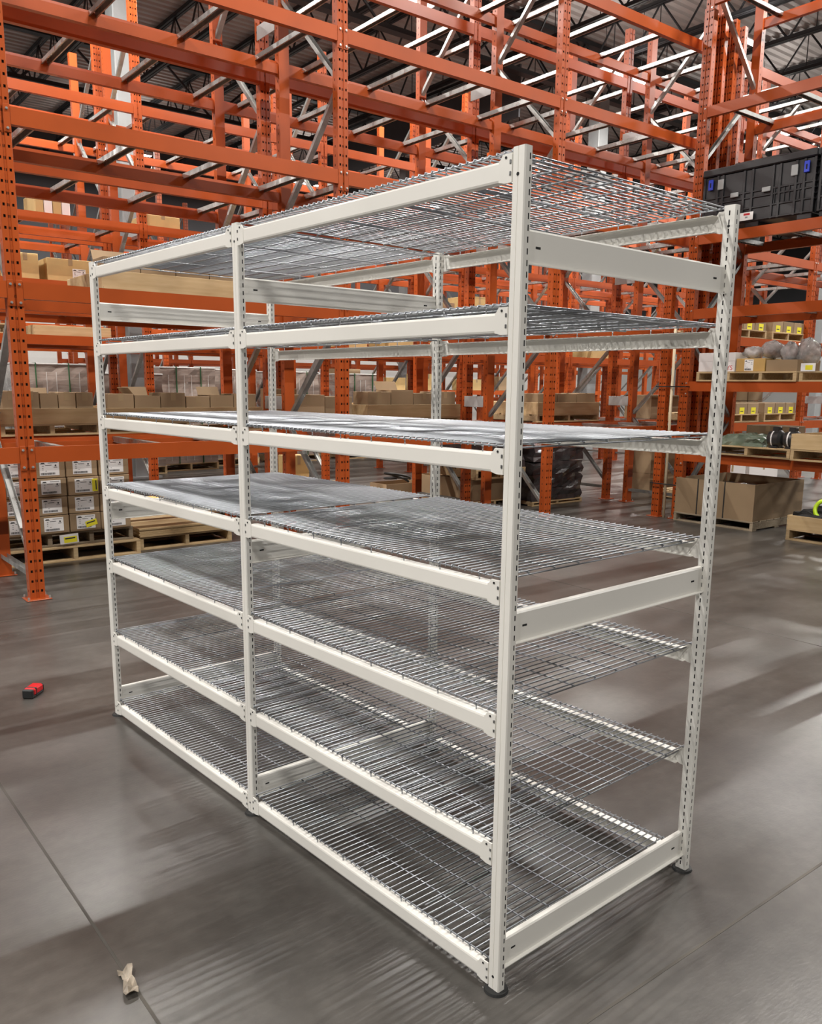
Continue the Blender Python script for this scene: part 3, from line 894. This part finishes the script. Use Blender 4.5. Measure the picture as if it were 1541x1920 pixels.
for k in range(2):
    for j in range(2):
        bx = carton('brown carton stacked behind the tagged cartons, %s %s' % (('lower', 'upper')[j], ('left', 'right')[k]), 10.34 + k * 0.43, 5.78, 1.26 + j * 0.17, 0.41, 0.40, 0.165)
carton('white carton on the floor level behind the big cardboard crate', 9.35, 5.3, 0.14, 0.7, 0.6, 0.42, m='whitebox')
carton('second white carton behind the big cardboard crate', 10.15, 5.3, 0.14, 0.8, 0.6, 0.40, m='whitebox')
pallet('pallet carrying the white cartons behind the big cardboard crate', 9.3, 5.26, 0.0, 1.75, 0.95, 0.14)

# --- RIGHT RACK (front plane x = 7.68, facing the camera side)
QR = R(-90)
# helper: local frame of right rack: local x -> world -y, local y -> world +x
# floor: big cardboard crate
pallet('grey wooden pallet under the big cardboard crate', 7.58, 4.77, 0.0, 1.06, 1.08, 0.11, rotz=QR, m='wood_grey')
t = thing('cardboard_crate', 'big open brown cardboard crate with black straps on the floor at right', 'box', (7.585, 4.765, 0.11), QR)
cw, cd, chh, th = 1.045, 1.10, 0.425, 0.010
ob('panel', boxmesh('cpanel', cw, th, chh, M['card']), t)
ob('panel', boxmesh('cpanel', cw, th, chh, M['card']), t, (0, cd - th, 0))
ob('panel', boxmesh('cpanel', th, cd - 2 * th, chh, M['card']), t, (0, th, 0))
ob('panel', boxmesh('cpanel', th, cd - 2 * th, chh, M['card']), t, (cw - th, th, 0))
ob('panel', boxmesh('cpanel', cw - 2 * th, cd - 2 * th, th, M['card']), t, (th, th, 0))
for fx in (0.29, 0.63):
    ob('strap', boxmesh('cstrap', 0.014, 0.004, chh + 0.004, M['black']), t, (cw * fx, -0.004, 0))
tag(ob('film_bundle', lumpy(0.95, 1.0, 0.30, 0.02, 9, 9, 3, 71, M['wrap_black'], 'film_bundle'), None, (7.62, 4.72, 0.125), (0, 0, QR)), 'black sheet bundle filling the big cardboard crate', 'plastic sheet')
# crate on pallet at the right edge
pallet('wooden pallet under the wooden crate at the right edge of the floor', 7.40, 3.215, 0.0, 1.0, 0.9, 0.128, rotz=QR)
wood_crate('open wooden crate of cables on the floor at the right edge', 7.40, 3.215, 0.128, 1.0, 0.9, 0.145, rotz=QR)
tag(ob('cable_heap', lumpy(0.9, 0.8, 0.17, 0.025, 9, 9, 3, 81, M['black'], 'cable_heap'), None, (7.44, 3.17, 0.142), (0, 0, QR)), 'heap of black cables filling the wooden crate at the right edge', 'cables')
hp = [(7.52 + 0.03 * math.cos(a * 0.35), 2.865 + 0.115 * math.cos(a * 0.35 + 1.57), 0.36 + 0.10 * math.sin(a * 0.35 + 1.57)) for a in range(19)]
tag(ob('hose', MB().path(hp, 0.022, 10).mesh('lime_hose', M['lime'], True)), 'lime yellow hose loop in the wooden crate at the right edge', 'hose')
hp = [(7.46, 3.15 - 0.02 * a, 0.285 + 0.045 * math.sin(a * math.pi / 10)) for a in range(11)]
tag(ob('cable', MB().path(hp, 0.006, 6).mesh('cable', M['black'], True)), 'thin black cable arching over the corner of the right crate', 'cable')
# level 0.845
pallet('wooden pallet on the lowest right rack beam under the black motors', 7.62, 4.42, 0.845, 1.05, 0.95, 0.115, rotz=QR)
pallet('pale wooden pallet under the wooden crate on the lowest right rack beam', 7.56, 3.335, 0.80 + 0.045, 1.0, 0.95, 0.125, rotz=QR)
wood_crate('open wooden crate on the lowest right rack beam', 7.555, 3.335, 0.97, 1.0, 0.9, 0.165, rotz=QR)
for k, (yy, lb) in enumerate(((3.60, 'left'), (3.41, 'right'))):
    t = thing('motor', 'black round motor with a white band, %s one of the pair on the right rack' % lb, 'motor', (7.74, yy, 0.96))
    mo = MB()
    pr = [(-0.085, 0.055), (-0.075, 0.085), (-0.03, 0.095), (0.05, 0.095), (0.075, 0.07), (0.085, 0.03)]
    for (a, ra), (b_, rb) in zip(pr[:-1], pr[1:]):
        mo.tube((0, -a, 0.1), (0, -b_, 0.1), ra, 20, rb, caps=False)
    mo.tube((0, 0.085, 0.1), (0, 0.086, 0.1), 0.055, 20)
    mo.tube((0, -0.085, 0.1), (0, -0.086, 0.1), 0.03, 20)
    ob('body', mo.mesh('motor_body', M['motor'], True), t)
    ob('band', MB().tube((0, 0.028, 0.1), (0, 0.012, 0.1), 0.0965, 20, caps=False).mesh('motor_band', M['paper']), t)
    ob('foot', MB().cbox(-0.08, -0.05, 0, 0.08, 0.05, 0.02).mesh('motor_foot', M['motor']), t)
    ob('terminal_box', MB().cbox(-0.04, -0.035, 0.18, 0.04, 0.035, 0.235).mesh('terminal_box', M['motor']), t)
tag(ob('plastic_sheet', lumpy(0.62, 0.5, 0.12, 0.02, 12, 10, 3, 91, M['green_film'], 'plastic_sheet', 0.07), None, (7.66, 4.36, 0.962), (0, 0, QR)), 'crumpled green clear plastic sheet on the lowest right rack pallet', 'plastic sheet')
carton('brown carton behind the green plastic sheet on the lowest right rack level', 8.2, 4.25, 0.96, 0.55, 0.35, 0.22, rotz=QR)
# level 1.69
pallet('long wooden pallet on the second right rack beam under the bagged goods', 7.66, 4.64, 1.69, 1.24, 0.95, 0.112, rotz=QR, nst=4)
wb = carton('white carton with red letters behind the right shelving post', 7.68, 4.63, 1.803, 0.475, 0.5, 0.215, rotz=QR, m='whitebox', tape=False)
ob('lid', boxmesh('wlid', 0.479, 0.504, 0.10, M['whitebox'], 0.003), wb, (-0.002, -0.002, 0.117))
fc = bpy.data.curves.new('carton_letters', 'FONT')
fc.body = 'SYS'
fc.size = 0.075
fc.extrude = 0.0006
tmp = bpy.data.objects.new('carton_letters', fc)
COL.objects.link(tmp)
bpy.context.view_layer.update()
tme = bpy.data.meshes.new_from_object(tmp.evaluated_get(bpy.context.evaluated_depsgraph_get()))
bpy.data.objects.remove(tmp)
tme.materials.clear()
tme.materials.append(M['red_ink'])
ob('lettering', tme, wb, (0.335, -0.0012, 0.018), (R(90), 0, 0))
carton('yellow carton with a white label next to the white carton on the right rack', 7.69, 4.145, 1.803, 0.355, 0.45, 0.145, rotz=QR, m='card_y', tape=False, lab=(0.11, 0.125, 0.105, 0.008))
open_carton('low open brown carton of plastic bags on the right rack', 7.70, 3.78, 1.803, 0.36, 0.5, 0.125, rotz=QR, flaps=())
def bag_mesh(rx, ry, rz, seed):
    rnd = random.Random(seed)
    mb = MB()
    nu, nv = 16, 10
    ph = [rnd.uniform(0, 6.28) for _ in range(6)]
    for j in range(nv + 1):
        for i in range(nu):
            a, bb = 2 * math.pi * i / nu, math.pi * j / nv
            k = 1 + 0.13 * math.sin(3 * a + ph[0] + 2 * bb) + 0.10 * math.sin(5 * a + ph[1]) * math.sin(3 * bb + ph[2]) + 0.06 * math.sin(9 * a + 4 * bb + ph[3])
            mb.v.append((rx * k * math.sin(bb) * math.cos(a), ry * k * math.sin(bb) * math.sin(a), rz + rz * k * 0.95 * math.cos(bb)))
    for j in range(nv):
        for i in range(nu):
            mb.f.append((j * nu + i, (j + 1) * nu + i, (j + 1) * nu + (i + 1) % nu, j * nu + (i + 1) % nu))
    return mb.mesh('film_bag', M['film'], True)
for k, (x, y, z, rx, ry, rz, lb) in enumerate(((7.86, 4.03, 1.945, 0.10, 0.11, 0.070, 'small crumpled clear plastic bag on the yellow carton'), (7.86, 3.80, 1.95, 0.13, 0.13, 0.095, 'wide clear plastic bag bulging between the yellow and brown cartons'), (7.88, 3.60, 1.86, 0.12, 0.10, 0.13, 'rounded clear plastic bag in the low open carton'), (7.92, 3.42, 1.84, 0.12, 0.12, 0.16, 'tallest clear plastic bag at the right end of the open carton'))):
    tag(ob('plastic_bag', bag_mesh(rx, ry, rz, k), None, (x, y, z)), lb, 'plastic bag')
tg = tag(ob('hang_tag', boxmesh('hang_tag2', 0.16, 0.002, 0.085, M['paper']), None, (7.665, 3.36, 1.80), (0, 0, QR)), 'white hang tag with a yellow sticker at the right edge of the right rack', 'tag')
ob('sticker', boxmesh('tagst2', 0.08, 0.001, 0.05, M['yellow']), tg, (0.05, -0.001, 0.015))
pallet('pallet at the right edge of the second right rack beam', 7.68, 3.38, 1.69, 0.95, 0.95, 0.112, rotz=QR)

# black folding bins, level 3.38
def plastic_bin(label, y0):
    w, d, h = 1.33, 1.0, 0.70
    t = thing('plastic_bin', label, 'bin', (7.66, y0, 3.38), QR)
    ob('body', MB().cbox(0.012, 0.012, 0.05, w - 0.012, d - 0.012, h - 0.09, 0.01).mesh('bin_body', M['plastic_black']), t)
    ob('lid', MB().cbox(-0.012, -0.012, h - 0.09, w + 0.012, d + 0.012, h - 0.01, 0.012).cbox(0.35, 0.05, h - 0.01, w - 0.35, d - 0.05, h + 0.015, 0.006).mesh('bin_lid', M['plastic_black']), t)
    for x in (0.02, 0.55, w - 0.18):
        ob('foot', boxmesh('bin_foot', 0.16, d - 0.04, 0.055, M['plastic_black'], 0.004), t, (x, 0.02, 0.0))
    for x in (0.0, 0.17, 0.235, 0.50, 0.60, 0.84, 0.92, 1.10, 1.19, w - 0.03):
        ob('rib', boxmesh('bin_rib_v', 0.03, 0.02, h - 0.15, M['plastic_black'], 0.003), t, (x, -0.002, 0.055))
    for z in (0.06, 0.19, 0.30, 0.36):
        ob('rib', boxmesh('bin_rib_h', w, 0.018, 0.018, M['plastic_black'], 0.003), t, (0, 0.0, z))
    for k in range(7):
        ob('rib', boxmesh('bin_rib_s', 0.012, 0.014, 0.17, M['plastic_black'], 0.002), t, (0.88 + k * 0.055, 0.0, 0.19))
    for z in (0.19, 0.245, 0.30, 0.36, 0.43, 0.50, 0.56):
        ob('rib', boxmesh('bin_rib_e', 0.018, d, 0.014, M['plastic_black'], 0.002), t, (w - 0.014, 0.0, z))
    for k in range(9):
        ob('rib', boxmesh('bin_rib_ev', 0.018, 0.014, h - 0.16, M['plastic_black'], 0.002), t, (w - 0.014, 0.06 + k * 0.108, 0.06))
    for x in (0.07, w - 0.13):
        l = ob('latch', boxmesh('bin_latch', 0.062, 0.014, 0.115, M['blue'], 0.006), t, (x, -0.016, h - 0.24))
        ob('latch_slot', boxmesh('bin_latch_slot', 0.016, 0.002, 0.05, M['dark']), l, (0.023, -0.001, 0.03))
    for x in (0.19, w - 0.27):
        ob('clip', boxmesh('bin_clip', 0.075, 0.014, 0.11, M['grey_plastic'], 0.005), t, (x, -0.014, h - 0.25))
    for x in (0.36, 0.74):
        ob('hinge', boxmesh('bin_hinge', 0.10, 0.014, 0.05, M['grey_plastic'], 0.005), t, (x, -0.014, h - 0.36))
    lab = ob('label', boxmesh('bin_label', 0.16, 0.002, 0.085, M['paper']), t, (0.505, -0.020, 0.07))
    ob('print', boxmesh('bin_red', 0.075, 0.001, 0.022, M['red_ink']), lab, (0.045, -0.0006, 0.052))
    ob('print', boxmesh('bin_grey', 0.03, 0.001, 0.018, M['grey_ink']), lab, (0.065, -0.0006, 0.022))
    return t
plastic_bin('black folding plastic bin with blue latches on the right rack', 4.72)
plastic_bin('second black plastic bin cut off by the right edge of the photo', 3.35)

# ------------------------------------------------------------------ small things
t = thing('tool_battery', 'red and black power tool battery lying on the concrete floor at left', 'battery', (-0.375, 3.10, 0), R(48))
t.scale = (0.85, 0.85, 0.85)
ob('body', MB().cbox(-0.055, -0.036, 0.012, 0.06, 0.036, 0.058, 0.010).mesh('battery_body', M['red_plastic']), t)
ob('shoe', MB().cbox(-0.075, -0.033, 0.0, -0.050, 0.033, 0.056, 0.006).mesh('battery_shoe', M['black']), t)
ob('band', MB().cbox(-0.036, -0.038, 0.006, -0.020, 0.038, 0.060, 0.005).mesh('battery_band', M['black']), t)
ob('base', MB().cbox(-0.055, -0.034, 0.0, 0.064, 0.034, 0.016, 0.005).mesh('battery_base', M['black']), t)
ob('end_cap', MB().cbox(0.056, -0.034, 0.004, 0.070, 0.034, 0.052, 0.006).mesh('battery_cap', M['black']), t)
rnd = random.Random(5)
mb = MB()
for i in range(9):
    for j in range(4):
        mb.v.append((-0.78 + (j - 1.5) * (0.011 + 0.003 * math.sin(i)) + i * 0.0045 * 0.6, 0.585 + i * 0.0145 + rnd.uniform(-0.003, 0.003), 0.004 + abs(rnd.uniform(0, 0.018))))
for i in range(8):
    for j in range(3):
        mb.f.append((i * 4 + j, i * 4 + j + 1, (i + 1) * 4 + j + 1, (i + 1) * 4 + j))
o = tag(ob('film_scrap', mb.mesh('film_scrap', M['scrap'])), 'crumpled strip of clear film lying on the floor joint at lower left', 'film scrap')
so = o.modifiers.new('thickness', 'SOLIDIFY')
so.thickness = 0.0015

for (x, y, z, lb) in ((9.0, 20.0, 7.15, 'teal exit sign hanging below the far roof left of centre'), (10.9, 20.0, 7.6, 'second teal exit sign partly hidden by an orange brace')):
    t = thing('exit_sign', lb, 'exit sign', (x, y, z), R(-20))
    ob('housing', MB().cbox(-0.22, -0.05, -0.02, 0.22, 0.05, 0.34, 0.01).mesh('exit_housing', M['wall_white']), t)
    ob('face', MB().box(-0.17, -0.056, 0.03, 0.17, -0.049, 0.29).mesh('exit_face', M['exit']), t)
    ob('stem', MB().tube((0, 0, 0.34), (0, 0, 2.44 if z < 7.3 else 1.99), 0.012, 8).mesh('exit_stem', M['joist']), t)
